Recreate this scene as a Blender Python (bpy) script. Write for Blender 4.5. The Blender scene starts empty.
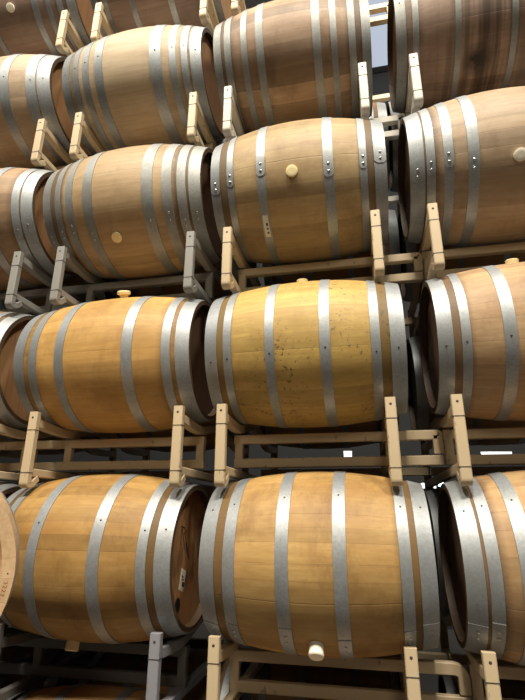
import bpy, bmesh, math, random
from mathutils import Vector, Matrix
random.seed(7)
S = bpy.context.scene
COL = S.collection
PI = math.pi
CAMZ = 1.71

# ------------------------------------------------------------------ helpers
def mesh_from(bm, name, mats, smooth=True):
    me = bpy.data.meshes.new(name)
    bmesh.ops.recalc_face_normals(bm, faces=bm.faces)
    if smooth:
        for f in bm.faces: f.smooth = True
        for e in bm.edges:
            if len(e.link_faces) == 2 and e.calc_face_angle(0) > 0.6: e.smooth = False
    bm.to_mesh(me); bm.free()
    for m in mats: me.materials.append(m)
    return me

def obj(name, bm, mats, parent=None, smooth=True):
    if not isinstance(mats, (list, tuple)): mats = [mats]
    o = bpy.data.objects.new(name, mesh_from(bm, name, mats, smooth))
    COL.objects.link(o)
    if parent: o.parent = parent
    return o

def thing(name, label, cat, loc=(0, 0, 0), group=None, rotz=0):
    o = bpy.data.objects.new(name, None)
    o.empty_display_size = .1
    COL.objects.link(o)
    o.location = loc; o.rotation_euler = (0, 0, rotz)
    tag(o, label, cat, group)
    return o

def tag(o, label=None, cat=None, group=None, kind=None):
    if label: o['label'] = label
    if cat: o['category'] = cat
    if group: o['group'] = group
    if kind: o['kind'] = kind
    return o

def dup(root, loc, label, group=None):
    r = root.copy(); COL.objects.link(r); r.location = loc
    r['label'] = label
    if group: r['group'] = group
    elif 'group' in r: del r['group']
    for ch in list(root.children):
        c = ch.copy(); COL.objects.link(c); c.parent = r
        for g in ch.children:
            d = g.copy(); COL.objects.link(d); d.parent = c
    return r

def box(bm, x0, x1, y0, y1, z0, z1, mi=0):
    vs = [bm.verts.new((x, y, z)) for x in (x0, x1) for y in (y0, y1) for z in (z0, z1)]
    for a in ((0, 1, 3, 2), (4, 6, 7, 5), (0, 4, 5, 1), (2, 3, 7, 6), (0, 2, 6, 4), (1, 5, 7, 3)):
        f = bm.faces.new([vs[i] for i in a]); f.material_index = mi
    return vs

def bevel_all(bm, w, seg=2):
    bmesh.ops.bevel(bm, geom=list(bm.edges), offset=w, segments=seg, affect='EDGES', profile=.5)

def lathe(bm, prof, n=96, mi=0, a0=0, a1=2 * PI, closed=True):
    """prof: (x, r) pairs revolved about the X axis"""
    rings = []
    m = n if closed else n + 1
    for x, r in prof:
        rings.append([bm.verts.new((x, -r * math.cos(a0 + (a1 - a0) * i / n), r * math.sin(a0 + (a1 - a0) * i / n))) for i in range(m)])
    for A, B in zip(rings[:-1], rings[1:]):
        for i in range(n):
            j = (i + 1) % m
            f = bm.faces.new((A[i], A[j], B[j], B[i])); f.material_index = mi
    return rings

def sweep(bm, pts, w, h, side=Vector((1, 0, 0)), round_r=0, mi=0, chamfer=.0035):
    """rectangular tube (w along 'side', h across) swept along pts, corners rounded"""
    P = [Vector(p) for p in pts]
    path = [P[0]]
    for i in range(1, len(P) - 1):
        a, b, c = P[i - 1], P[i], P[i + 1]
        u = (a - b).normalized(); v = (c - b).normalized()
        r = min(round_r, (a - b).length * .45, (c - b).length * .45)
        if r > 1e-4 and u.angle(v) < PI - .02:
            for k in range(6):
                t = k / 5
                p = (b + u * r).lerp(b, t).lerp(b.lerp(b + v * r, t), t)
                path.append(p)
        else: path.append(b)
    path.append(P[-1])
    side = side.normalized()
    hw, hh = w / 2, h / 2; c = chamfer
    sec = [(-hw + c, -hh), (hw - c, -hh), (hw, -hh + c), (hw, hh - c), (hw - c, hh), (-hw + c, hh), (-hw, hh - c), (-hw, -hh + c)]
    rings = []
    for i, p in enumerate(path):
        if i == 0: t = path[1] - p
        elif i == len(path) - 1: t = p - path[i - 1]
        else: t = (path[i + 1] - p).normalized() + (p - path[i - 1]).normalized()
        t.normalize(); up = t.cross(side).normalized()
        rings.append([bm.verts.new(p + side * a + up * b) for a, b in sec])
    for A, B in zip(rings[:-1], rings[1:]):
        for i in range(8):
            j = (i + 1) % 8
            f = bm.faces.new((A[i], A[j], B[j], B[i])); f.material_index = mi
    for R in (rings[0], rings[-1]):
        f = bm.faces.new(R); f.material_index = mi

# ---------------------------------------------------------------- materials
def newmat(name):
    m = bpy.data.materials.new(name); m.use_nodes = True
    nt = m.node_tree; nt.nodes.clear()
    out = nt.nodes.new('ShaderNodeOutputMaterial'); b = nt.nodes.new('ShaderNodeBsdfPrincipled')
    nt.links.new(b.outputs[0], out.inputs[0])
    return m, nt, b

class G:
    def __init__(s, nt): s.nt = nt
    def n(s, t, **k):
        o = s.nt.nodes.new('ShaderNode' + t)
        for a, v in k.items(): setattr(o, a, v)
        return o
    def l(s, a, b): s.nt.links.new(a, b)
    def set(s, sock, v):
        if isinstance(v, bpy.types.NodeSocket): s.l(v, sock)
        else: sock.default_value = v
    def math(s, op, a, b=0.0, c=None, clamp=False):
        o = s.n('Math', operation=op); o.use_clamp = clamp
        s.set(o.inputs[0], a); s.set(o.inputs[1], b)
        if c is not None: s.set(o.inputs[2], c)
        return o.outputs[0]
    def mix(s, f, a, b, mode='MIX'):
        o = s.n('Mix', data_type='RGBA', blend_type=mode); s.set(o.inputs[0], f)
        for i, v in ((6, a), (7, b)):
            if isinstance(v, bpy.types.NodeSocket): s.l(v, o.inputs[i])
            else: o.inputs[i].default_value = (*v, 1)
        return o.outputs[2]
    def noise(s, vec, scale, detail=3, rough=.5, dim='3D'):
        o = s.n('TexNoise'); s.l(vec, o.inputs['Vector']); o.inputs['Scale'].default_value = scale
        o.inputs['Detail'].default_value = detail; o.inputs['Roughness'].default_value = rough
        return o.outputs[0]
    def ramp(s, v, stops):
        o = s.n('ValToRGB'); s.l(v, o.inputs[0])
        e = o.color_ramp.elements
        while len(e) < len(stops): e.new(.5)
        for k, (p, c) in enumerate(stops):
            e[k].position = p; e[k].color = (*c, 1) if len(c) == 3 else c
        return o.outputs[0]
    def vmul(s, v, sc):
        o = s.n('VectorMath', operation='MULTIPLY'); s.l(v, o.inputs[0]); o.inputs[1].default_value = sc
        return o.outputs[0]
    def vadd(s, v, w):
        o = s.n('VectorMath', operation='ADD'); s.l(v, o.inputs[0]); s.set(o.inputs[1], w)
        return o.outputs[0]
    def bump(s, h, strength, dist, bsdf):
        o = s.n('Bump'); s.set(o.inputs['Height'], h); o.inputs['Strength'].default_value = strength
        o.inputs['Distance'].default_value = dist; s.l(o.outputs[0], bsdf.inputs['Normal'])

def oak(name, base, seed=0.0, end_dark=.5, specks=0.0, drips=None, blotch=.5, nst=30, contrast=.16):
    """lengthwise oak staves around the X axis"""
    m, nt, b = newmat(name); g = G(nt)
    tc = g.n('TexCoord').outputs['Object']
    sp = g.n('SeparateXYZ'); g.l(tc, sp.inputs[0])
    x, y, z = sp.outputs
    ang = g.math('ARCTAN2', z, y)
    # staves of uneven width: warp the angle a little before cutting it up
    w = g.math('MULTIPLY', g.math('SINE', g.math('MULTIPLY_ADD', ang, 5.0, seed * 3.1)), .07)
    w2 = g.math('MULTIPLY', g.math('SINE', g.math('MULTIPLY_ADD', ang, 11.0, seed)), .035)
    a = g.math('ADD', g.math('ADD', ang, w), w2)
    u = g.math('MULTIPLY', g.math('ADD', a, PI), nst / (2 * PI))
    cell = g.math('FLOOR', u); fr = g.math('FRACT', u)
    wn = g.n('TexWhiteNoise', noise_dimensions='1D'); g.l(g.math('ADD', cell, seed * 17.3), wn.inputs['W'])
    rnd = wn.outputs['Value']
    edge = g.math('MINIMUM', fr, g.math('SUBTRACT', 1.0, fr))
    seam = g.math('SUBTRACT', 1.0, g.math('DIVIDE', edge, .018), clamp=True)
    v = g.vadd(g.vmul(tc, (1.2, 22, 22)), (seed * 5, seed, 0))
    comb = g.n('CombineXYZ'); g.l(g.math('MULTIPLY', rnd, 9.0), comb.inputs[0]); 
    v = g.vadd(v, comb.outputs[0])
    grain = g.noise(v, 2.6, 6, .65)
    cloud = g.noise(g.vadd(g.vmul(tc, (1.6, 3.0, 3.0)), (seed * 7.7, 0, seed)), 1.5, 5, .62)
    fine = g.noise(g.vadd(g.vmul(tc, (5, 9, 9)), (seed, seed * 2, 0)), 5.0, 4, .7)
    r, gg, bb = base
    dark = (r * .58, gg * .47, bb * .36); light = (min(1, r * 1.14), min(1, gg * 1.17), min(1, bb * 1.2))
    c = g.mix(g.ramp(grain, [(.3, (0, 0, 0)), (.72, (1, 1, 1))]), (r * .86, gg * .82, bb * .76), light)
    c = g.mix(g.math('MULTIPLY', g.ramp(cloud, [(.36, (0, 0, 0)), (.68, (1, 1, 1))]), blotch), c, dark)
    grime = g.noise(g.vadd(g.vmul(tc, (2.2, 1.3, 1.3)), (seed * 3.1, seed, 2.0)), 2.6, 6, .68)
    c = g.mix(g.math('MULTIPLY', g.ramp(grime, [(.50, (0, 0, 0)), (.74, (1, 1, 1))]), blotch * 1.1, clamp=True), c, (r * .42, gg * .34, bb * .26))
    # per-stave value shift
    sh = g.math('MULTIPLY_ADD', rnd, contrast * 2, 1 - contrast * 1.2)
    hsv = g.n('HueSaturation'); g.l(c, hsv.inputs['Color']); g.l(sh, hsv.inputs['Value'])
    c = hsv.outputs[0]
    # weathered, wine-stained ends between the end hoops
    ax = g.math('ABSOLUTE', x)
    en = g.math('MULTIPLY', g.math('SUBTRACT', ax, .295), 24.0, clamp=True)
    en = g.math('MULTIPLY', g.math('MULTIPLY', en, g.math('MULTIPLY_ADD', fine, 1.6, .30)), end_dark * 1.35, clamp=True)
    c = g.mix(en, c, (r * .34, gg * .31, bb * .30))
    if specks:
        sn = g.noise(g.vmul(tc, (1, 1, 1)), 62.0, 2, .5)
        big = g.noise(g.vadd(tc, (3.3, seed, 0)), 4.0, 2, .5)
        k = g.math('MULTIPLY', g.ramp(sn, [(.60, (0, 0, 0)), (.68, (1, 1, 1))]), g.ramp(big, [(.42, (0, 0, 0)), (.6, (1, 1, 1))]))
        c = g.mix(g.math('MULTIPLY', k, specks), c, (.05, .035, .02))
    if drips:
        # dark wine runs from the bung: (x centre, half width, strength)
        x0, hw, st = drips
        dn = g.noise(g.vmul(tc, (26, 1.2, 1.2)), 1.0, 3, .5)
        dx = g.math('SUBTRACT', 1.0, g.math('DIVIDE', g.math('ABSOLUTE', g.math('SUBTRACT', x, x0)), hw), clamp=True)
        k = g.math('MULTIPLY', g.math('MULTIPLY', g.math('POWER', dx, .6), g.ramp(dn, [(.40, (0, 0, 0)), (.58, (1, 1, 1))])), st, clamp=True)
        c = g.mix(k, c, (.035, .022, .018))
        q = g.n('VectorMath', operation='DISTANCE'); g.l(g.vmul(tc, (1, 1, .75)), q.inputs[0]); q.inputs[1].default_value = (x0 - .02, -.165, -.248)
        k2 = g.math('MULTIPLY', g.math('SUBTRACT', 1.0, g.math('DIVIDE', q.outputs['Value'], .085), clamp=True), g.math('MULTIPLY_ADD', fine, 2.0, .3), clamp=True)
        c = g.mix(k2, c, (.02, .014, .012))
    c = g.mix(g.math('MULTIPLY', seam, .30), c, (.05, .028, .014))
    g.l(c, b.inputs['Base Color'])
    b.inputs['Roughness'].default_value = .56
    b.inputs['Specular IOR Level'].default_value = .35
    hgt = g.math('SUBTRACT', g.math('MULTIPLY', grain, .25), seam)
    g.bump(hgt, .22, .003, b)
    return m

def headwood(name, base, marks=None):
    """boards of a barrel head, running across; marks adds dark stains"""
    m, nt, b = newmat(name); g = G(nt)
    tc = g.n('TexCoord').outputs['Object']
    sp = g.n('SeparateXYZ'); g.l(tc, sp.inputs[0]); x, y, z = sp.outputs
    u = g.math('MULTIPLY_ADD', y, 9.0, 40.5); cell = g.math('FLOOR', u); fr = g.math('FRACT', u)
    wn = g.n('TexWhiteNoise', noise_dimensions='1D'); g.l(cell, wn.inputs['W'])
    seam = g.math('SUBTRACT', 1.0, g.math('DIVIDE', g.math('MINIMUM', fr, g.math('SUBTRACT', 1.0, fr)), .025), clamp=True)
    grain = g.noise(g.vmul(tc, (20, 24, 1.3)), 3, 5, .6)
    r, gg, bb = base
    c = g.mix(grain, (r * .68, gg * .6, bb * .5), (r * 1.15, gg * 1.15, bb * 1.15))
    hsv = g.n('HueSaturation'); g.l(c, hsv.inputs['Color']); g.l(g.math('MULTIPLY_ADD', wn.outputs[0], .26, .85), hsv.inputs['Value'])
    c = hsv.outputs[0]
    if marks:
        k = g.ramp(g.noise(g.vadd(g.vmul(tc, (1, 1.8, 1)), (0, 2.2, .7)), 5.5, 3, .6), [(.52, (0, 0, 0)), (.62, (1, 1, 1))])
        c = g.mix(g.math('MULTIPLY', k, marks), c, (.05, .03, .02))
    c = g.mix(g.math('MULTIPLY', seam, .6), c, (.05, .03, .02))
    g.l(c, b.inputs['Base Color']); b.inputs['Roughness'].default_value = .6
    g.bump(g.math('SUBTRACT', g.math('MULTIPLY', grain, .3), seam), .4, .003, b)
    return m

def galv(name, base, metal=.75, rough=.42):
    m, nt, b = newmat(name); g = G(nt)
    tc = g.n('TexCoord').outputs['Object']
    vor = g.n('TexVoronoi'); g.l(tc, vor.inputs['Vector']); vor.inputs['Scale'].default_value = 95
    n1 = g.noise(tc, 7, 5, .65); n2 = g.noise(tc, 38, 4, .7)
    r, gg, bb = base
    c = g.mix(g.math('MULTIPLY', vor.outputs['Distance'], 1.0, clamp=True), (r * .86, gg * .87, bb * .9), (r * 1.1, gg * 1.1, bb * 1.1))
    c = g.mix(g.math('MULTIPLY', g.ramp(n1, [(.42, (0, 0, 0)), (.66, (1, 1, 1))]), .45), c, (r * .58, gg * .56, bb * .52))
    c = g.mix(g.math('MULTIPLY', g.ramp(n2, [(.60, (0, 0, 0)), (.72, (1, 1, 1))]), .35), c, (r * .45, gg * .40, bb * .33))
    g.l(c, b.inputs['Base Color']); b.inputs['Metallic'].default_value = metal
    g.l(g.math('MULTIPLY_ADD', n1, .22, rough - .1), b.inputs['Roughness'])
    g.bump(n2, .12, .002, b)
    return m

def paint(name, base, wear=.5, rough=.5):
    m, nt, b = newmat(name); g = G(nt)
    tc = g.n('TexCoord').outputs['Object']
    n1 = g.noise(tc, 5, 4, .6); n2 = g.noise(g.vmul(tc, (1, 1, .45)), 34, 4, .6)
    r, gg, bb = base
    c = g.mix(g.math('MULTIPLY', n1, .45), base, (r * .78, gg * .76, bb * .72))
    k = g.math('MULTIPLY', g.ramp(n2, [(.655, (0, 0, 0)), (.69, (1, 1, 1))]), wear)
    c = g.mix(k, c, (.06, .045, .035))
    g.l(c, b.inputs['Base Color']); b.inputs['Roughness'].default_value = rough
    return m

def plain(name, base, rough=.6, metal=0, emit=None):
    m, nt, b = newmat(name); g = G(nt)
    tc = g.n('TexCoord').outputs['Object']
    n1 = g.noise(tc, 30, 3, .6)
    c = g.mix(g.math('MULTIPLY', n1, .3), base, tuple(v * .75 for v in base))
    g.l(c, b.inputs['Base Color']); b.inputs['Roughness'].default_value = rough; b.inputs['Metallic'].default_value = metal
    if emit:
        b.inputs['Emission Color'].default_value = (*emit[0], 1); b.inputs['Emission Strength'].default_value = emit[1]
    return m

GOLD = (.66, .40, .145); HONEY = (.60, .345, .13); TAN = (.56, .35, .17); BROWN = (.42, .235, .10); PALE = (.66, .46, .27); ROSE = (.44, .25, .15)
M = {
 'hoop': galv('galvanised_steel', (.36, .375, .38), .6, .5),
 'hoop_dull': galv('weathered_steel', (.32, .32, .30), .5, .56),
 'tanpaint': paint('beige_rack_paint', (.56, .44, .28)),
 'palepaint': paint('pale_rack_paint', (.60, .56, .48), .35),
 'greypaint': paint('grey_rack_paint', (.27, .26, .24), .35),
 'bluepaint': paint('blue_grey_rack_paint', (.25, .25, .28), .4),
 'shadepaint': paint('shaded_rack_paint', (.11, .105, .10), .3),  # dim light at the lower left painted in as a darker grey
 'weld': plain('dark_weld', (.06, .045, .035)),
 'bung': plain('cream_silicone', (.90, .74, .40), .45),
 'bung_white': plain('white_silicone', (.88, .82, .66), .45),
 'nail': plain('dark_nail', (.045, .04, .035), .5, .3),
 'rivet': plain('steel_rivet', (.42, .42, .42), .35, .9),
 'black': plain('black_bung_hole', (.008, .008, .008), .6),
 'ink': plain('dark_marker_ink', (.05, .035, .025), .7),
 'brand': plain('burnt_brand', (.30, .10, .035), .7),
 'sticker': plain('white_sticker', (.75, .72, .66), .5),
 'chime': headwood('shaded_chime_oak', (.09, .055, .03)),  # dark end grain, with the shade inside the rim painted in
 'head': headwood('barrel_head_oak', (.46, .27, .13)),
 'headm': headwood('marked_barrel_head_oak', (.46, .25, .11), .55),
 'head_shade': headwood('shaded_barrel_head_oak', (.12, .07, .04), .5),  # darker copy of the head oak, shade on the barrel ends painted in
}

# ------------------------------------------------------------------ barrels
RB, RE = .36, .302
def rad(x, h): return RB - (RB - RE) * (x / h) ** 2
def set_bilge(rb, re):
    global RB, RE
    RB, RE = rb, re

def staves_bm(h):
    rb, re = RB, RE
    bm = bmesh.new()
    prof = []
    N = 28
    for i in range(N + 1):
        x = -h + 2 * h * i / N
        prof.append((x, rb - (rb - re) * (x / h) ** 2))
    inner = [(h, re - .020), (h - .034, re - .026)]
    lathe(bm, prof, 112)
    for sg in (-1, 1):
        lathe(bm, [(sg * h, re), (sg * (h - .001), re - .0015)] + [(sg * a, r) for a, r in inner], 112, 1)
    bmesh.ops.remove_doubles(bm, verts=bm.verts, dist=1e-5)
    return bm

def head_bm(h, side):
    re = RE
    bm = bmesh.new()
    x = side * (h - .030); r = re - .0235; t = .018
    rg = lathe(bm, [(x - side * t, .001), (x - side * t, r), (x, r), (x, .001)], 64)
    return bm

def hoop_bm(x0, x1, h, joint):
    """steel band following the staves, its free end lapped over at 'joint'"""
    bm = bmesh.new()
    t = .0032
    pr = [(x0, rad(x0, h) + .0005), (x0, rad(x0, h) + t), (x1, rad(x1, h) + t), (x1, rad(x1, h) + .0005), (x0, rad(x0, h) + .0005)]
    lathe(bm, pr, 112)
    # the lap: a second thickness over a short arc with clipped corners
    L = .10 / RB
    a = joint - L * .25
    c = (x1 - x0) * .22
    def P(x, ang, e): r = rad(x, h) + e; return (x, -r * math.cos(ang), r * math.sin(ang))
    K = 8
    angs = [a + L * k / K for k in range(K + 1)]
    top = []
    for k, an in enumerate(angs):
        cc = c if k in (0,) else 0
        top.append([bm.verts.new(P(x0 + cc, an, t + .0024)), bm.verts.new(P(x1 - cc, an, t + .0024))])
    bot = []
    for k, an in enumerate(angs):
        cc = c if k in (0,) else 0
        bot.append([bm.verts.new(P(x0 + cc, an, t - .0005)), bm.verts.new(P(x1 - cc, an, t - .0005))])
    for k in range(K):
        bm.faces.new((top[k][0], top[k][1], top[k + 1][1], top[k + 1][0]))
        for s in (0, 1): bm.faces.new((top[k][s], top[k + 1][s], bot[k + 1][s], bot[k][s]))
    for k in (0, K): bm.faces.new((top[k][0], top[k][1], bot[k][1], bot[k][0]))
    return bm

def dome(bm, c, nrm, r, hgt, seg=12):
    nrm = Vector(nrm).normalized(); q = nrm.to_track_quat('Z', 'Y')
    rings = []
    for rr, zz in ((1, -.3), (1, .25), (.75, .75), (.35, .97)):
        rings.append([bm.verts.new(Vector(c) + q @ Vector((rr * r * math.cos(2 * PI * i / seg), rr * r * math.sin(2 * PI * i / seg), zz * hgt))) for i in range(seg)])
    for A, B in zip(rings[:-1], rings[1:]):
        for i in range(seg): bm.faces.new((A[i], A[(i + 1) % seg], B[(i + 1) % seg], B[i]))
    bm.faces.new(rings[-1]); bm.faces.new(rings[0][::-1])

def stud_bm(x, ang, h, r, e=.0056, hgt=.0035):
    bm = bmesh.new()
    R = rad(x, h) + e; n = (0, -math.cos(ang), math.sin(ang))
    dome(bm, (x, n[1] * R, n[2] * R), n, r, hgt)
    return bm

def bung_bm(x, ang, h, out, flange=False):
    bm = bmesh.new()
    n = Vector((0, -math.cos(ang), math.sin(ang))); q = n.to_track_quat('Z', 'Y')
    R = rad(x, h); r = .0265
    if flange: pr = [(.02, -.012), (.022, out * .45), (.034, out * .6), (.035, out * .95), (.030, out * 1.08), (.012, out * 1.08)]
    else: pr = [(.026, -.012), (.028, out * .6), (.0285, out * .9), (.025, out), (.012, out * 1.0)]
    rings = [[bm.verts.new(n * R + Vector((x, 0, 0)) + q @ Vector((a * math.cos(2 * PI * i / 28), a * math.sin(2 * PI * i / 28), b))) for i in range(28)] for a, b in pr]
    for A, B in zip(rings[:-1], rings[1:]):
        for i in range(28): bm.faces.new((A[i], A[(i + 1) % 28], B[(i + 1) % 28], B[i]))
    bm.faces.new(rings[-1]); bm.faces.new(rings[0][::-1])
    return bm

SIX = [(-.435, -.375), (-.345, -.308), (-.15, -.11), (.11, .15), (.308, .345), (.375, .435)]
EIGHT = [(-.435, -.380), (-.355, -.318), (-.292, -.252), (-.195, -.15), (.15, .195), (.252, .292), (.318, .355), (.380, .435)]

def make_barrel(label, cx, y, z, x0, x1, hoops, mat, joint=None, nail=None, bung=None, hoopmat='hoop', heads=('head', 'head'), group=None, skew=0):
    """hoops in world x; joint / nail / bung angles in degrees above the camera-side horizontal"""
    c = (x0 + x1) / 2; h = (x1 - x0) / 2
    t = thing('wine_barrel', label, 'barrel', (c, y, z), group)
    t.rotation_euler = (0, 0, math.radians(skew))
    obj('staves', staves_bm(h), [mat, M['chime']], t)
    obj('head', head_bm(h, -1), M[heads[0]], t); obj('head', head_bm(h, 1), M[heads[1]], t)
    for k, (a, b) in enumerate(hoops):
        a -= c; b -= c
        a = max(a, -h + .0005); b = min(b, h - .0005)
        jt = math.radians(joint + (k * 37 % 11 - 5)) if joint is not None else math.radians(115 + 16 * k)
        ho = obj('hoop', hoop_bm(a, b, h, jt), M[hoopmat], t)
        if joint is not None:
            for d in (0, 1):
                obj('rivet', stud_bm((a + b) / 2, jt + d * .10, h, .0068), M['rivet'], ho)
        if nail is not None and (b - a) > .02:
            obj('hoop_nail', stud_bm((a + b) / 2, math.radians(nail + (k * 23 % 7 - 3)), h, .0042, .0022), M['nail'], ho)
    if bung:
        bx, ba, out, fl, bmname = bung
        obj('bung', bung_bm(bx - c, math.radians(ba), h, out, fl), M[bmname], t)
    return t

ZR = [-1.083, -.181, .740, 1.656, 2.557, 3.459]
def zrow(k): return CAMZ + ZR[k]
Y1, Y2 = 2.25, 3.03
def full(left, right, c):
    """mirror measured hoops about the centre when one side lies outside the frame"""
    return left + right
def mir(l, c): return sorted([(2 * c - b, 2 * c - a) for a, b in l])

c2 = [(-.681, -.622), (-.591, -.553), (-.398, -.358), (-.163, -.119), (.047, .085), (.125, .188)]
HO = {}
HO['C1'] = (-.664, .216, [(-.664, -.600), (-.563, -.515), (-.355, -.306), (-.142, -.094), (.092, .133), (.158, .216)])
HO['C2'] = (-.681, .188, c2)
HO['C3'] = (-.690, .178, [(-.690, -.638), (-.598, -.563), (-.440, -.396), (-.116, -.069), (.052, .086), (.120, .178)])
HO['C4'] = (-.711, .160, [(-.711, -.664), (-.643, -.603), (-.541, -.506), (-.455, -.412), (-.146, -.103), (-.051, -.017), (.043, .080), (.112, .160)])
HO['B1'] = (-1.655, -.782, [(-1.655, -1.60), (-1.575, -1.535), (-1.395, -1.346), (-1.113, -1.063), (-.915, -.876), (-.845, -.782)])
HO['B2'] = (-1.655, -.755, [(-1.655, -1.592), (-1.560, -1.515), (-1.408, -1.361), (-1.065, -1.015), (-.88, -.84), (-.818, -.755)])
HO['B3'] = (-1.650, -.745, [(-1.650, -1.592), (-1.560, -1.520), (-1.488, -1.442), (-1.375, -1.32), (-1.043, -.985), (-.939, -.889), (-.862, -.818), (-.804, -.745)])
HO['B4'] = (-1.672, -.785, [(-1.672, -1.612), (-1.583, -1.543), (-1.512, -1.466), (-1.425, -1.370), (-1.076, -1.009), (-.963, -.925), (-.896, -.860), (-.846, -.785)])
def dcol(l, x0, x1): return (x0, x1, l + mir(l, (x0 + x1) / 2))
HO['D1'] = dcol([(.308, .371), (.383, .424), (.482, .532)], .308, 1.19)
HO['D2'] = dcol([(.312, .371), (.401, .436), (.553, .599)], .312, 1.19)
HO['D3'] = dcol([(.281, .345), (.354, .391), (.428, .468), (.528, .574)], .281, 1.165)
HO['D4'] = (.290, 1.17, [(.290, .341), (.373, .403), (.577, .605), (.842, .872), (1.055, 1.09), (1.115, 1.17)])
def acol(l, x0, x1): return (x0, x1, mir(l, (x0 + x1) / 2) + l)
HO['A4'] = acol([(-2.06, -2.00), (-1.895, -1.838), (-1.829, -1.755)], -2.60, -1.755)
HO['A3'] = acol([(-1.98, -1.93), (-1.825, -1.784), (-1.775, -1.715)], -2.60, -1.715)
HO['A5'] = acol([(-2.022, -1.981), (-1.928, -1.897), (-1.856, -1.820), (-1.792, -1.735)], -2.61, -1.735)
def rel(l, c): return [(a + c, b + c) for a, b in l]
def std(c, pat=SIX): return (c - .435, c + .435, rel(pat, c))

front = {
 'C1': dict(label='honey oak barrel with a tall white bung sticking out of its underside', mat=oak('oak_honey', (.47, .295, .108), 1.3, .75, .1, None, .8), joint=-52, nail=41, bung=(-.222, -50, .042, False, 'bung_white'), hoopmat='hoop'),
 'C2': dict(label='golden yellow oak barrel speckled with dark mould dots, centre of the picture', mat=oak('oak_golden_speckled', (.51, .345, .105), 2.1, .9, .7, None, .45), nail=-17, bung=(-.262, 78, .022, False, 'bung')),
 'C3': dict(label='brown oak barrel with cream bung facing out and small white hoop sticker', mat=oak('oak_brown', (.42, .30, .155), 3.7, .8, .0, None, .5), joint=-18, bung=(-.265, -19, .012, False, 'bung')),
 'C4': dict(label='oak barrel with eight hoops, topmost full one of the middle stack', mat=oak('oak_striped', (.36, .25, .16), 4.2, .7, .0, None, .7, contrast=.28), hoopmat='hoop_dull'),  # greyer wood colour carries the haze of the upper rows
 'B1': dict(label='brown oak barrel with black tap bung and sticker on its right head', mat=oak('oak_umber', (.38, .23, .075), 5.9, .8, .1, None, .8), nail=22, bung=(-1.283, -74, .036, False, 'bung'), heads=('head', 'headm')),
 'B2': dict(label='smooth golden oak barrel with a flanged cream bung standing on its top', mat=oak('oak_gold', (.53, .32, .105), 6.4, .5, .08, None, .55, contrast=.10), bung=(-1.209, 72, .036, True, 'bung'), heads=('head', 'head_shade')),
 'B3': dict(label='brown oak barrel with eight hoops and a cream bung low on its side', mat=oak('oak_tan', (.42, .30, .17), 7.7, 1., .0, None, .45), joint=-47, bung=(-1.215, -51, .012, False, 'bung'), hoopmat='hoop_dull', heads=('head', 'head_shade')),
 'B4': dict(label='pale oak barrel with eight hoops, four grouped at each end, near the top left', mat=oak('oak_haze_pale', (.50, .39, .26), 8.8, .5, .0, None, .35, contrast=.08), nail=-8),  # paleness of the wood is haze put into its base colour
 'D1': dict(label='oak barrel at the right edge in the lowest full row, dark left head showing', mat=oak('oak_amber', (.46, .30, .15), 9.1, .9, .1, None, .6), joint=-42, nail=41, heads=('head_shade', 'head_shade')),
 'D2': dict(label='oak barrel at the right edge beside the golden speckled one, dark left head showing', mat=oak('oak_sand', (.45, .30, .165), 10.4, .8, .1, None, .65), nail=-15, bung=(.706, 76, .024, False, 'bung'), heads=('head_shade', 'head_shade')),
 'D3': dict(label='brown oak barrel cut by the right edge with a pale bung and riveted hoops', mat=oak('oak_drab', (.44, .33, .22), 11.2, .8, .0, None, .55), joint=-29, bung=(.737, -28.5, .014, False, 'bung_white'), heads=('head_shade', 'head_shade')),  # greyer, less saturated oak than the barrels below it
 'D4': dict(label='reddish brown oak barrel with dark wine runs, top right corner', mat=oak('oak_wine_stained', (.34, .235, .17), 12.6, .4, .0, (-.02, .26, .8), .45), nail=0, hoopmat='hoop_dull', heads=('head_shade', 'head_shade')),  # wine runs over a base colour desaturated for haze
 'A3': dict(label='oak barrel at the left edge beside the brown barrel with the low cream bung', mat=oak('oak_left_dark', (.33, .22, .13), 13.1, .5, .0, None, .5), joint=-42, heads=('head', 'head')),
 'A4': dict(label='tan oak barrel cut by the left edge beside the pale eight-hooped barrel', mat=oak('oak_left_tan', (.44, .33, .22), 14.1, .4, .0, None, .4), nail=-10),  # tan kept pale and greyish to paint in the haze
 'A5': dict(label='reddish oak barrel in the top left corner with a pale bung', mat=oak('oak_left_rose', (.29, .205, .16), 15.3, .4, .0, None, .4), nail=-20, bung=(-2.173, -38, .014, False, 'bung_white')),  # reddish oak, greyed in its colour for the haze up here
}
misc = {
 'A2': dict(label='dark-headed oak barrel at the left edge, level with the smooth golden barrel', cen=-2.19, mat=oak('oak_left_umber', (.26, .16, .085), 16.2, .5)),
 'A1': dict(label='oak barrel behind the light end-on barrel at the lower left edge', cen=-2.17, mat=oak('oak_left_low', (.46, .28, .12), 17.2, .5)),
 'A0': dict(label='oak barrel at the foot of the leftmost stack', cen=-2.17, mat=None),
 'B0': dict(label='oak barrel of which only the top shows at the bottom left', cen=-1.19, mat=oak('oak_bottom', (.46, .27, .12), 18.2, .5)),
 'B5': dict(label='mauve brown oak barrel at the top edge above the pale eight-hooped barrel', cen=-1.19, mat=oak('oak_top_mauve', (.30, .22, .185), 19.2, .3)),  # brown oak with top-row haze mixed into its colour
 'C0': dict(label='oak barrel at the foot of the middle stack', cen=-.25, mat=None),
 'C5': dict(label='oak barrel above the picture on the middle stack', cen=-.25, mat=None),
 'D0': dict(label='oak barrel at the foot of the rightmost stack', cen=.75, mat=None),
 'D5': dict(label='oak barrel above the picture on the rightmost stack', cen=.75, mat=None),
}
YJ = {}
ZJ = {}
B = {}
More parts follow.
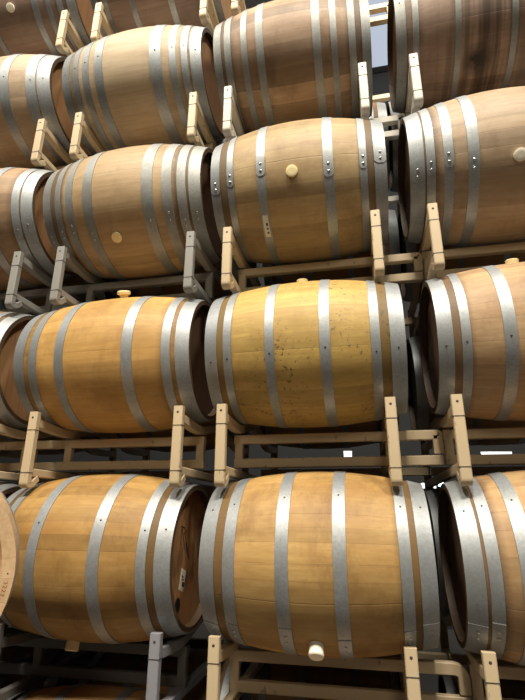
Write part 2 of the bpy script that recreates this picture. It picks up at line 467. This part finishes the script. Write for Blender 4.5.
for k, d in front.items():
    x0, x1, hs = HO[k]
    d = dict(d); row = int(k[1])
    big = row in (3, 4, 5)
    set_bilge(*((.374, .306) if big else (.3545, .3035) if row == 2 else (.36, .302)))
    ZJ[k] = .011 if big else 0
    B[k] = make_barrel(d.pop('label'), None, Y1 + YJ.get(k, 0), zrow(row) + ZJ.get(k, 0), x0, x1, hs, group='wine barrels in the front row of the stacks', **d)
set_bilge(.36, .302)
for k, d in misc.items():
    if k in ('C5', 'D5', 'A0', 'D0', 'C0') : continue
    x0, x1, hs = std(d['cen'])
    B[k] = make_barrel(d['label'], None, Y1, zrow(int(k[1])), x0, x1, hs, d['mat'], group='wine barrels in the front row of the stacks')

# stickers, hole and chalk marks
def patch_on_barrel(name, bar, xa, xb, aa, ab, mat, e=.0066):
    """thin label wrapped on the barrel flank, world x range and angles in degrees"""
    x0, x1, _ = HO[bar]; c = (x0 + x1) / 2; h = (x1 - x0) / 2
    bm = bmesh.new(); K = 6; V = []
    for ee in (e - .0008, e):
        for k in range(K + 1):
            an = math.radians(aa + (ab - aa) * k / K)
            V.append([bm.verts.new((x - c, -(rad(x - c, h) + ee) * math.cos(an), (rad(x - c, h) + ee) * math.sin(an))) for x in (xa, xb)])
    n = K + 1
    for k in range(K):
        bm.faces.new((V[n + k][0], V[n + k][1], V[n + k + 1][1], V[n + k + 1][0]))
        bm.faces.new((V[k][0], V[k + 1][0], V[k + 1][1], V[k][1]))
        for s in (0, 1): bm.faces.new((V[k][s], V[k + 1][s], V[n + k + 1][s], V[n + k][s]))
    for k in (0, K): bm.faces.new((V[k][0], V[k][1], V[n + k][1], V[n + k][0]))
    return obj(name, bm, mat, B[bar])
set_bilge(.374, .306)
st = patch_on_barrel('sticker', 'C3', -.432, -.405, -66, -48, M['sticker'], .0045)
st['label'] = 'white paper sticker'
for k, (a0, a1) in enumerate(((-56.5, -54), (-59.5, -58), (-63, -61.5))):
    pk = patch_on_barrel('printed_mark', 'C3', -.420, -.410, a0, a1, M['ink'], .0051); pk.parent = st

set_bilge(.36, .302)
def head_marks(bar):
    x0, x1, _ = HO[bar]; h = (x1 - x0) / 2; X = h - .030
    bm = bmesh.new()
    rings = [[bm.verts.new((X + e, -.122 + .029 * math.cos(2 * PI * i / 28), -.185 + .029 * math.sin(2 * PI * i / 28))) for i in range(28)] for e in (-.002, .0015)]
    for i in range(28): bm.faces.new((rings[0][i], rings[0][(i + 1) % 28], rings[1][(i + 1) % 28], rings[1][i]))
    bm.faces.new(rings[1]); bm.faces.new(rings[0][::-1])
    o = obj('tap_bung', bm, M['black'], B[bar], False); o['label'] = 'black round tap bung'
    def tilted(name, y, z, w, hh, rot, mat, e, parent):
        bm = bmesh.new(); box(bm, X - .0005, X + e, -w / 2, w / 2, -hh / 2, hh / 2)
        bmesh.ops.rotate(bm, verts=bm.verts, matrix=Matrix.Rotation(math.radians(rot), 3, 'X'))
        bmesh.ops.translate(bm, verts=bm.verts, vec=(0, y, z))
        return obj(name, bm, mat, parent, False)
    s = tilted('sticker', -.078, -.095, .055, .085, -18, M['sticker'], .001, B[bar])
    tilted('printed_mark', -.070, -.112, .028, .018, -18, M['ink'], .0016, s)
    tilted('printed_mark', -.080, -.080, .020, .008, -18, M['ink'], .0016, s)
    tilted('printed_mark', -.076, -.092, .026, .005, -18, M['ink'], .0016, s)
    # marker strokes
    for (y, z, w, hh, r) in ((-.12, .085, .006, .07, -5), (-.09, .07, .006, .10, 28), (-.055, .05, .006, .11, 24), (-.10, .12, .05, .006, -12), (-.03, .02, .006, .08, 30), (-.07, .10, .04, .005, 20)):
        tilted('chalk_stroke', y, z, w, hh, r, M['ink'], .0008, B[bar])
head_marks('B1')

# ------------------------------------------------------------------- racks
TW = .044; TD = .032
def make_rack(label, xl, xr, row, mat, over=(0, 0), y0=2.0, group=None, matl=None, matr=None):
    """two-barrel steel cradle rack; row = the barrels it carries"""
    zc = zrow(row)
    yc = 2.64
    t = thing('barrel_rack', label, 'rack', ((xl + xr) / 2, yc, (zrow(row - 1) + .28) if row else 0), group)
    ox, oy, oz = t.location
    L = lambda p: (p[0] - ox, p[1] - oy, p[2] - oz)
    yf = y0 + TD / 2; yb = 2 * yc - yf
    big = row in (3, 4, 5); low_big = row in (4, 5)
    top = zc - {1: .265, 3: .306, 4: .293}.get(row, .286)
    low = (zrow(row - 1) + (.011 if low_big else 0) - zc + .902) if row else 0   # the row underneath sets the foot of the rack
    bot = zc - .6045 + low
    ra = zc - .3505 + (.011 - .010 if big else 0); rb = zc - .5475 + low + (.004 if low_big else 0)
    for x, mt in ((xl, matl or mat), (xr, matr or mat)):
        for s, ye in ((1, yf), (-1, yb)):
            bm = bmesh.new()
            sweep(bm, [L((x, ye, top)), L((x, ye, bot)), L((x, ye + s * .030, bot + .006)), L((x, ye + s * .062, bot + .034))], TW, TD, Vector((1, 0, 0)), .026)
            up = obj('upright', bm, mt, t)
            for zz in (top - .087, bot + .055):
                bm = bmesh.new(); e = .0011
                for (a0, a1, b0, b1) in ((x - TW / 2 - e, x + TW / 2 + e, ye - TD / 2 - e, ye + TD / 2 + e),):
                    box(bm, a0 - ox, a1 - ox, b0 - oy, b1 - oy, zz - .0016 - oz, zz + .0016 - oz)
                obj('weld_seam', bm, M['weld'], up, False)
            bm = bmesh.new()
            dome(bm, L((x, ye - s * TD / 2, top - .028)), (0, -s, 0), .0055, .002)
            obj('hole_plug', bm, M['weld'], up)
        m_ = yc
        bm = bmesh.new()
        sweep(bm, [L((x, yf + .02, ra + .012)), L((x, Y1 - .06, ra)), L((x, Y1 + .06, ra)), L((x, m_ - .09, ra + .055)), L((x, m_ + .09, ra + .055)), L((x, Y2 - .06, ra)), L((x, Y2 + .06, ra)), L((x, yb - .02, ra + .012))], TW * .9, .040, Vector((1, 0, 0)), .05)
        obj('cradle_rail', bm, mt, t)
        bm = bmesh.new()
        sweep(bm, [L((x, yf + .010, rb)), L((x, yb - .010, rb))], TW * .9, .036, Vector((1, 0, 0)))
        obj('base_rail', bm, mt, t)
    X0 = xl - TW / 2 - over[0]; X1 = xr + TW / 2 + over[1]
    zt, zb = zc - .398, zc - (.503 if low_big else .512)
    for yy, vis in ((2.33, True), (2.95, False)):
        for zz in ((zt, zb) if vis else (zb,)):
            bm = bmesh.new()
            if zz == zt:
                pts = [L((X0, yy, zz)), L((X1, yy, zz))]
                if over[1]: pts = [L((X0, yy, zz)), L((X1 - .015, yy, zz)), L((X1 - .015, yy, zz - .085))]
                if over[0]: pts = [L((X0 + .015, yy, zz - .085)), L((X0 + .015, yy, zz))] + pts[1:]
                sweep(bm, pts, TW * .8, .044, Vector((0, 1, 0)), .05 if row < 2 else .003)
            else:
                sweep(bm, [L((X0, yy, zz)), L((X1, yy, zz))], TW * .8, .044, Vector((0, 1, 0)))
            obj('cross_beam', bm, mat, t)
        for xx in ((xl, xr) if vis else ()):
            bm = bmesh.new()
            sweep(bm, [L((xx, yy, zb + .018)), L((xx, yy, zt - .018))], TW * .78, .040, Vector((0, 1, 0)))
            obj('brace', bm, mat, t)
    return t

P = M
RX = {'A': (-2.53, -1.80), 'B': (-1.54, -.81), 'C': (-.61, .108), 'D': (.365, 1.13)}
RXR = {('B', 3): (-1.534, -.803), ('B', 4): (-1.558, -.838), ('C', 4): (-.633, .104), ('A', 4): (-2.54, -1.81), ('B', 1): (-1.56, -.848), ('A', 5): (-2.53, -1.79)}
RM = {('A', 3): 'greypaint', ('B', 3): 'greypaint', ('B', 1): 'shadepaint', ('A', 1): 'shadepaint', ('C', 4): 'palepaint', ('D', 4): 'palepaint', ('B', 0): 'shadepaint'}
where = {'A': 'leftmost stack', 'B': 'second stack from the left', 'C': 'middle stack', 'D': 'rightmost stack'}
desc = {
 ('A', 5): 'beige steel rack under the reddish barrel in the top left corner',
 ('A', 4): 'beige steel rack under the tan barrel cut by the left edge',
 ('A', 3): 'dull grey rack at the left edge beside the other grey rack',
 ('A', 2): 'beige steel rack under the dark-headed barrel at the left edge',
 ('A', 1): 'grey steel rack in the shade at the bottom left corner',
 ('B', 5): 'beige steel rack standing on the pale eight-hooped barrel at the top',
 ('B', 4): 'beige steel rack carrying the pale eight-hooped barrel',
 ('B', 3): 'grey steel rack carrying the brown barrel with the low cream bung',
 ('B', 2): 'beige steel rack carrying the smooth golden barrel with the bung on top',
 ('B', 1): 'blue-grey steel rack carrying the barrel with the black bung hole in its head',
 ('C', 5): 'steel rack at the top edge on the highest barrel of the middle stack',
 ('C', 4): 'pale grey steel rack carrying the topmost full barrel of the middle stack',
 ('C', 3): 'beige steel rack carrying the brown barrel with the bung facing out and white sticker',
 ('C', 2): 'beige steel rack carrying the golden mould-speckled barrel',
 ('C', 1): 'beige steel rack at the bottom edge under the barrel with the tall white bung',
 ('D', 4): 'pale grey steel rack carrying the wine-stained barrel in the top right corner',
 ('D', 3): 'cream steel rack carrying the brown barrel with riveted hoops at the right edge',
 ('D', 2): 'beige steel rack at the right edge level with the golden speckled barrel rack',
 ('D', 1): 'beige steel rack in the bottom right corner',
}
for c in 'ABCD':
    for r in range(0, 6):
        if c == 'D' and r == 5: continue
        xl, xr = RXR.get((c, r), RX[c])
        ov = {'B': (.215, 0), 'C': (0, .205)}.get(c, (0, 0))
        lab = desc.get((c, r), 'steel barrel rack on the floor under the ' + where[c])
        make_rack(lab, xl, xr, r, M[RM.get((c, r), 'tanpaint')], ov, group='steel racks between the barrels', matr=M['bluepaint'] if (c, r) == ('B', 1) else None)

# ------------------------------------------------ rear row of the same racks
beh = oak('oak_rear', (.44, .27, .13), 21.4, .5)
beh2 = oak('oak_rear_dark', (.34, .21, .10), 23.4, .5)
x0, x1, hs = std(0.0)
proto_r = make_barrel('oak barrel lying in the rear row of the racks', None, Y2, zrow(1), x0, x1, hs, beh, heads=('head_shade', 'head_shade'), group='shaded barrels in the rear row')
first = True
gapword = {'A': 'leftmost stack', 'B': 'second stack from the left', 'C': 'middle stack', 'D': 'rightmost stack'}
rowword = {0: 'on the floor rack', 1: 'behind the lowest full row', 2: 'behind the speckled barrel row', 3: 'behind the stickered barrel row', 4: 'behind the wine-stained barrel row', 5: 'at the very top'}
for c, cx in (('C', -.25), ('D', .74), ('B', -1.19), ('A', -2.17)):
    for r in range(0, 6):
        if r == 5 and c in 'CD': continue
        lab = 'shaded rear barrel of the %s, %s' % (gapword[c], rowword[r])
        loc = ((-.155 if c == 'C' and r in (3, 4) else cx + .012 * math.sin(r * 2.3 + cx * 9)), Y2, zrow(r))
        if first:
            proto_r.location = loc; proto_r['label'] = lab; first = False
        else:
            dup(proto_r, loc, lab, 'shaded barrels in the rear row')
# front barrels nobody sees but which carry the stacks
for k in ('A0', 'C0', 'D0'):
    dup(proto_r, (misc[k]['cen'], Y1, zrow(0)), misc[k]['label'], 'wine barrels in the front row of the stacks')

# ------------------------------------------------------- the loose near barrel
def near_barrel():
    h = .44; re = .280; rb = .335
    ang = math.atan2(-1.075, 1.005)       # axis lies along the view towards it
    d = Vector((-1.075, 1.005, 0)).normalized()
    head = Vector((-1.100, 1.000, CAMZ - .150)) 
    c = head + d * h
    t = thing('wine_barrel', 'light oak barrel seen end-on at lower left edge, number branded on its rim', 'barrel', c)
    t.rotation_euler = (0, 0, math.atan2(-d.y, -d.x))   # local +X points at the viewer
    bm = bmesh.new()
    prof = [(-h + 2 * h * i / 28, rb - (rb - re) * ((-h + 2 * h * i / 28) / h) ** 2) for i in range(29)]
    inner = [(h, re - .032), (h - .03, re - .036)]
    lathe(bm, [(-a, r) for a, r in reversed(inner)] + prof + inner, 112)
    wood = oak('oak_new', (.66, .45, .26), 31.0, .0, .0, None, .12, contrast=.05)
    obj('staves', bm, wood, t)
    for s in (-1, 1):
        bm = bmesh.new(); x = s * (h - .022); r = re - .0335
        lathe(bm, [(x - s * .018, .001), (x - s * .018, r), (x, r), (x, .001)], 64)
        obj('head', bm, M['newhead'], t)
    for a, b in ((-.42, -.365), (-.33, -.295), (-.15, -.11), (.11, .15), (.235, .27)):
        bm = bmesh.new(); R = lambda x: rb - (rb - re) * (x / h) ** 2
        lathe(bm, [(a, R(a)), (a, R(a) + .003), (b, R(b) + .003), (b, R(b)), (a, R(a))], 96)
        obj('hoop', bm, M['hoop'], t)
    # branded number and nail hole on the rim, right-hand side as the viewer sees it
    def onrim(deg, r, e=0): 
        a = math.radians(deg); return Vector((h + e, r * math.cos(a), r * math.sin(a)))
    bm = bmesh.new(); dome(bm, onrim(0, re - .016), (1, 0, 0), .0022, .0006); o = obj('nail_hole', bm, M['ink'], t)
    bm = bmesh.new(); dome(bm, onrim(-13.0, re - .021), (1, 0, 0), .0045, .0006); obj('knot', bm, M['brand'], t)
    for i, ch in enumerate('2222'):
        cu = bpy.data.curves.new('n', 'FONT'); cu.body = ch; cu.size = .014; cu.extrude = .0004; cu.align_x = 'CENTER'; cu.align_y = 'CENTER'
        to = bpy.data.objects.new('n', cu); COL.objects.link(to)
        bpy.context.view_layer.update()
        me = bpy.data.meshes.new_from_object(to); bpy.data.objects.remove(to)
        deg = -4.6 - i * 2.0
        p = onrim(deg, re - .017, .0002)
        # text plane faces +X; reads downwards along the rim
        a = math.radians(deg)
        tx = Vector((0, math.sin(a), -math.cos(a))); ty = Vector((0, math.cos(a), math.sin(a))); nz = tx.cross(ty)
        if nz.x < 0: ty = -ty; nz = tx.cross(ty)
        mt = Matrix.Identity(4)
        for j in range(3): mt[j][0] = tx[j]; mt[j][1] = ty[j]; mt[j][2] = nz[j]; mt[j][3] = p[j]
        me.transform(mt); me.materials.append(M['brand'])
        o = bpy.data.objects.new('branded_digit', me); COL.objects.link(o); o.parent = t
    return t, c, d
M['newhead'] = headwood('new_head_oak', (.56, .30, .12))
LAMPM = [plain('cold_lamp', (.7, .8, 1), .4, 0, ((.35, .70, 1.0), 14.0)), plain('white_lamp', (.8, .8, .8), .4, 0, ((.85, .88, .95), 1.2))]
nb, nc, nd = near_barrel()
def stand():
    t = thing('barrel_stand', 'narrow beige steel stand under the light end-on barrel at the left edge', 'stand', (nc.x, nc.y, 0))
    t.rotation_euler = (0, 0, math.atan2(-nd.y, -nd.x))
    zt = nc.z
    for x in (-.22, .22):
        rr = .335 - .055 * (x / .44) ** 2
        for s in (-1, 1):
            bm = bmesh.new(); sweep(bm, [(x, s * .15, 0), (x, s * .15, zt - math.sqrt(rr * rr - .15 ** 2) - .004)], .04, .04, Vector((1, 0, 0))); obj('leg', bm, M['tanpaint'], t)
        bm = bmesh.new(); sweep(bm, [(x, -.17, zt - rr - .03), (x, .17, zt - rr - .03)], .04, .05, Vector((1, 0, 0))); obj('saddle', bm, M['tanpaint'], t)
    for s in (-1, 1):
        bm = bmesh.new(); sweep(bm, [(-.22, s * .15, .3), (.22, s * .15, .3)], .035, .035, Vector((0, 1, 0))); obj('stretcher', bm, M['tanpaint'], t)
stand()

# ------------------------------------------------------------ the building
def concrete(name, base):
    m, nt, b = newmat(name); g = G(nt); tc = g.n('TexCoord').outputs['Object']
    c = g.mix(g.noise(tc, 1.2, 6, .6), base, tuple(v * .7 for v in base)); g.l(c, b.inputs['Base Color']); b.inputs['Roughness'].default_value = .75
    return m
bm = bmesh.new(); box(bm, -9, 9, -11, 9, -.15, 0); tag(obj('floor', bm, concrete('concrete', (.07, .065, .06)), None, False), 'concrete floor', kind='structure')
bm = bmesh.new(); box(bm, -9, 9, 9, 9.2, 0, 11.5); tag(obj('wall_back', bm, concrete('dark_wall', (.008, .009, .011)), None, False), 'dark far wall', kind='structure')
bm = bmesh.new(); box(bm, -9, 9, -11, 9.2, 11.5, 11.7); tag(obj('ceiling', bm, concrete('roof', (.30, .30, .31)), None, False), 'warehouse roof', kind='structure')

bm = bmesh.new(); box(bm, -.4, 2.4, 4.2, 8.8, 11.46, 11.5); tag(obj('window_1', bm, plain('skylight_panel', (.6, .65, .7), .5, 0, ((.72, .82, 1.0), .6)), None, False), 'bright skylight panel in the roof', kind='structure')

# small cold lights on the far wall, glimpsed between the rows
for i, (x, z, w, hh, lab) in enumerate(((1.20, .49, .10, .10, 'small cold blue-white lamp glowing low between the middle and right stacks'), (1.00, .455, .26, .10, 'small white lit panel just left of the cold blue-white lamp'),
        (-.33, 1.0, .16, .14, 'small white lit panel behind the speckled barrel rack'), (2.15, .95, .5, .12, 'wide white lit panel behind the rack at the right edge'), (-3.60, .57, .14, .12, 'small white lamp glimpsed between the left and middle stacks'))):
    t = thing('wall_lamp', lab, 'lamp', (x, 8.99, CAMZ + z - hh / 2), 'lights on the far wall')
    bm = bmesh.new(); box(bm, -w / 2, w / 2, -.05, .01, 0, hh); bevel_all(bm, .008); obj('housing', bm, M['rivet'], t)
    bm = bmesh.new(); box(bm, -w / 2 + .01, w / 2 - .01, -.058, -.049, .01, hh - .01); obj('diffuser', bm, LAMPM[0 if i == 0 else 1], t, False)

# ------------------------------------------------------------------ lights
def area(name, loc, target, size, power, col, sy=None):
    l = bpy.data.lights.new(name, 'AREA'); l.energy = power; l.color = col; l.size = size
    if sy: l.shape = 'RECTANGLE'; l.size_y = sy
    o = bpy.data.objects.new(name, l); COL.objects.link(o); o.location = loc
    o.rotation_euler = (Vector(target) - Vector(loc)).to_track_quat('-Z', 'Y').to_euler()
    return o
for lx, pw in ((-3.6, 800), (.2, 1030), (4.0, 800)):
    area('high_bay_lamp', (lx, -2.9, 10.6), (lx * .6, 2.0, 2.5), 1.3, pw, (1.0, .93, .80), 1.3)

area('rear_lamp', (1.2, -7.5, 6.2), (-.2, 2, 2.0), 1.5, 120, (1.0, .88, .68), 1.5)
W = bpy.data.worlds.new('World'); S.world = W; W.use_nodes = True
W.node_tree.nodes['Background'].inputs[0].default_value = (.75, .86, 1, 1)
W.node_tree.nodes['Background'].inputs[1].default_value = .015

# ------------------------------------------------------------------ camera
cd = bpy.data.cameras.new('Camera'); cam = bpy.data.objects.new('Camera', cd); COL.objects.link(cam)
Fv = Vector((-0.19754332, 0.92654667, 0.32013732)); Rv = Vector((0.97834578, 0.20692094, 0.00482219)); Uv = Rv.cross(Fv)
mt = Matrix.Identity(4)
for j in range(3): mt[j][0] = Rv[j]; mt[j][1] = Uv[j]; mt[j][2] = -Fv[j]
mt[2][3] = CAMZ
cam.matrix_world = mt
cd.sensor_fit = 'VERTICAL'; cd.sensor_height = 24; cd.lens = 24 * 483.02 / 700
cd.clip_start = .02
S.camera = cam
S.view_settings.view_transform = 'Standard'; S.view_settings.look = 'None'
S.view_settings.gamma = 1; S.view_settings.exposure = 0
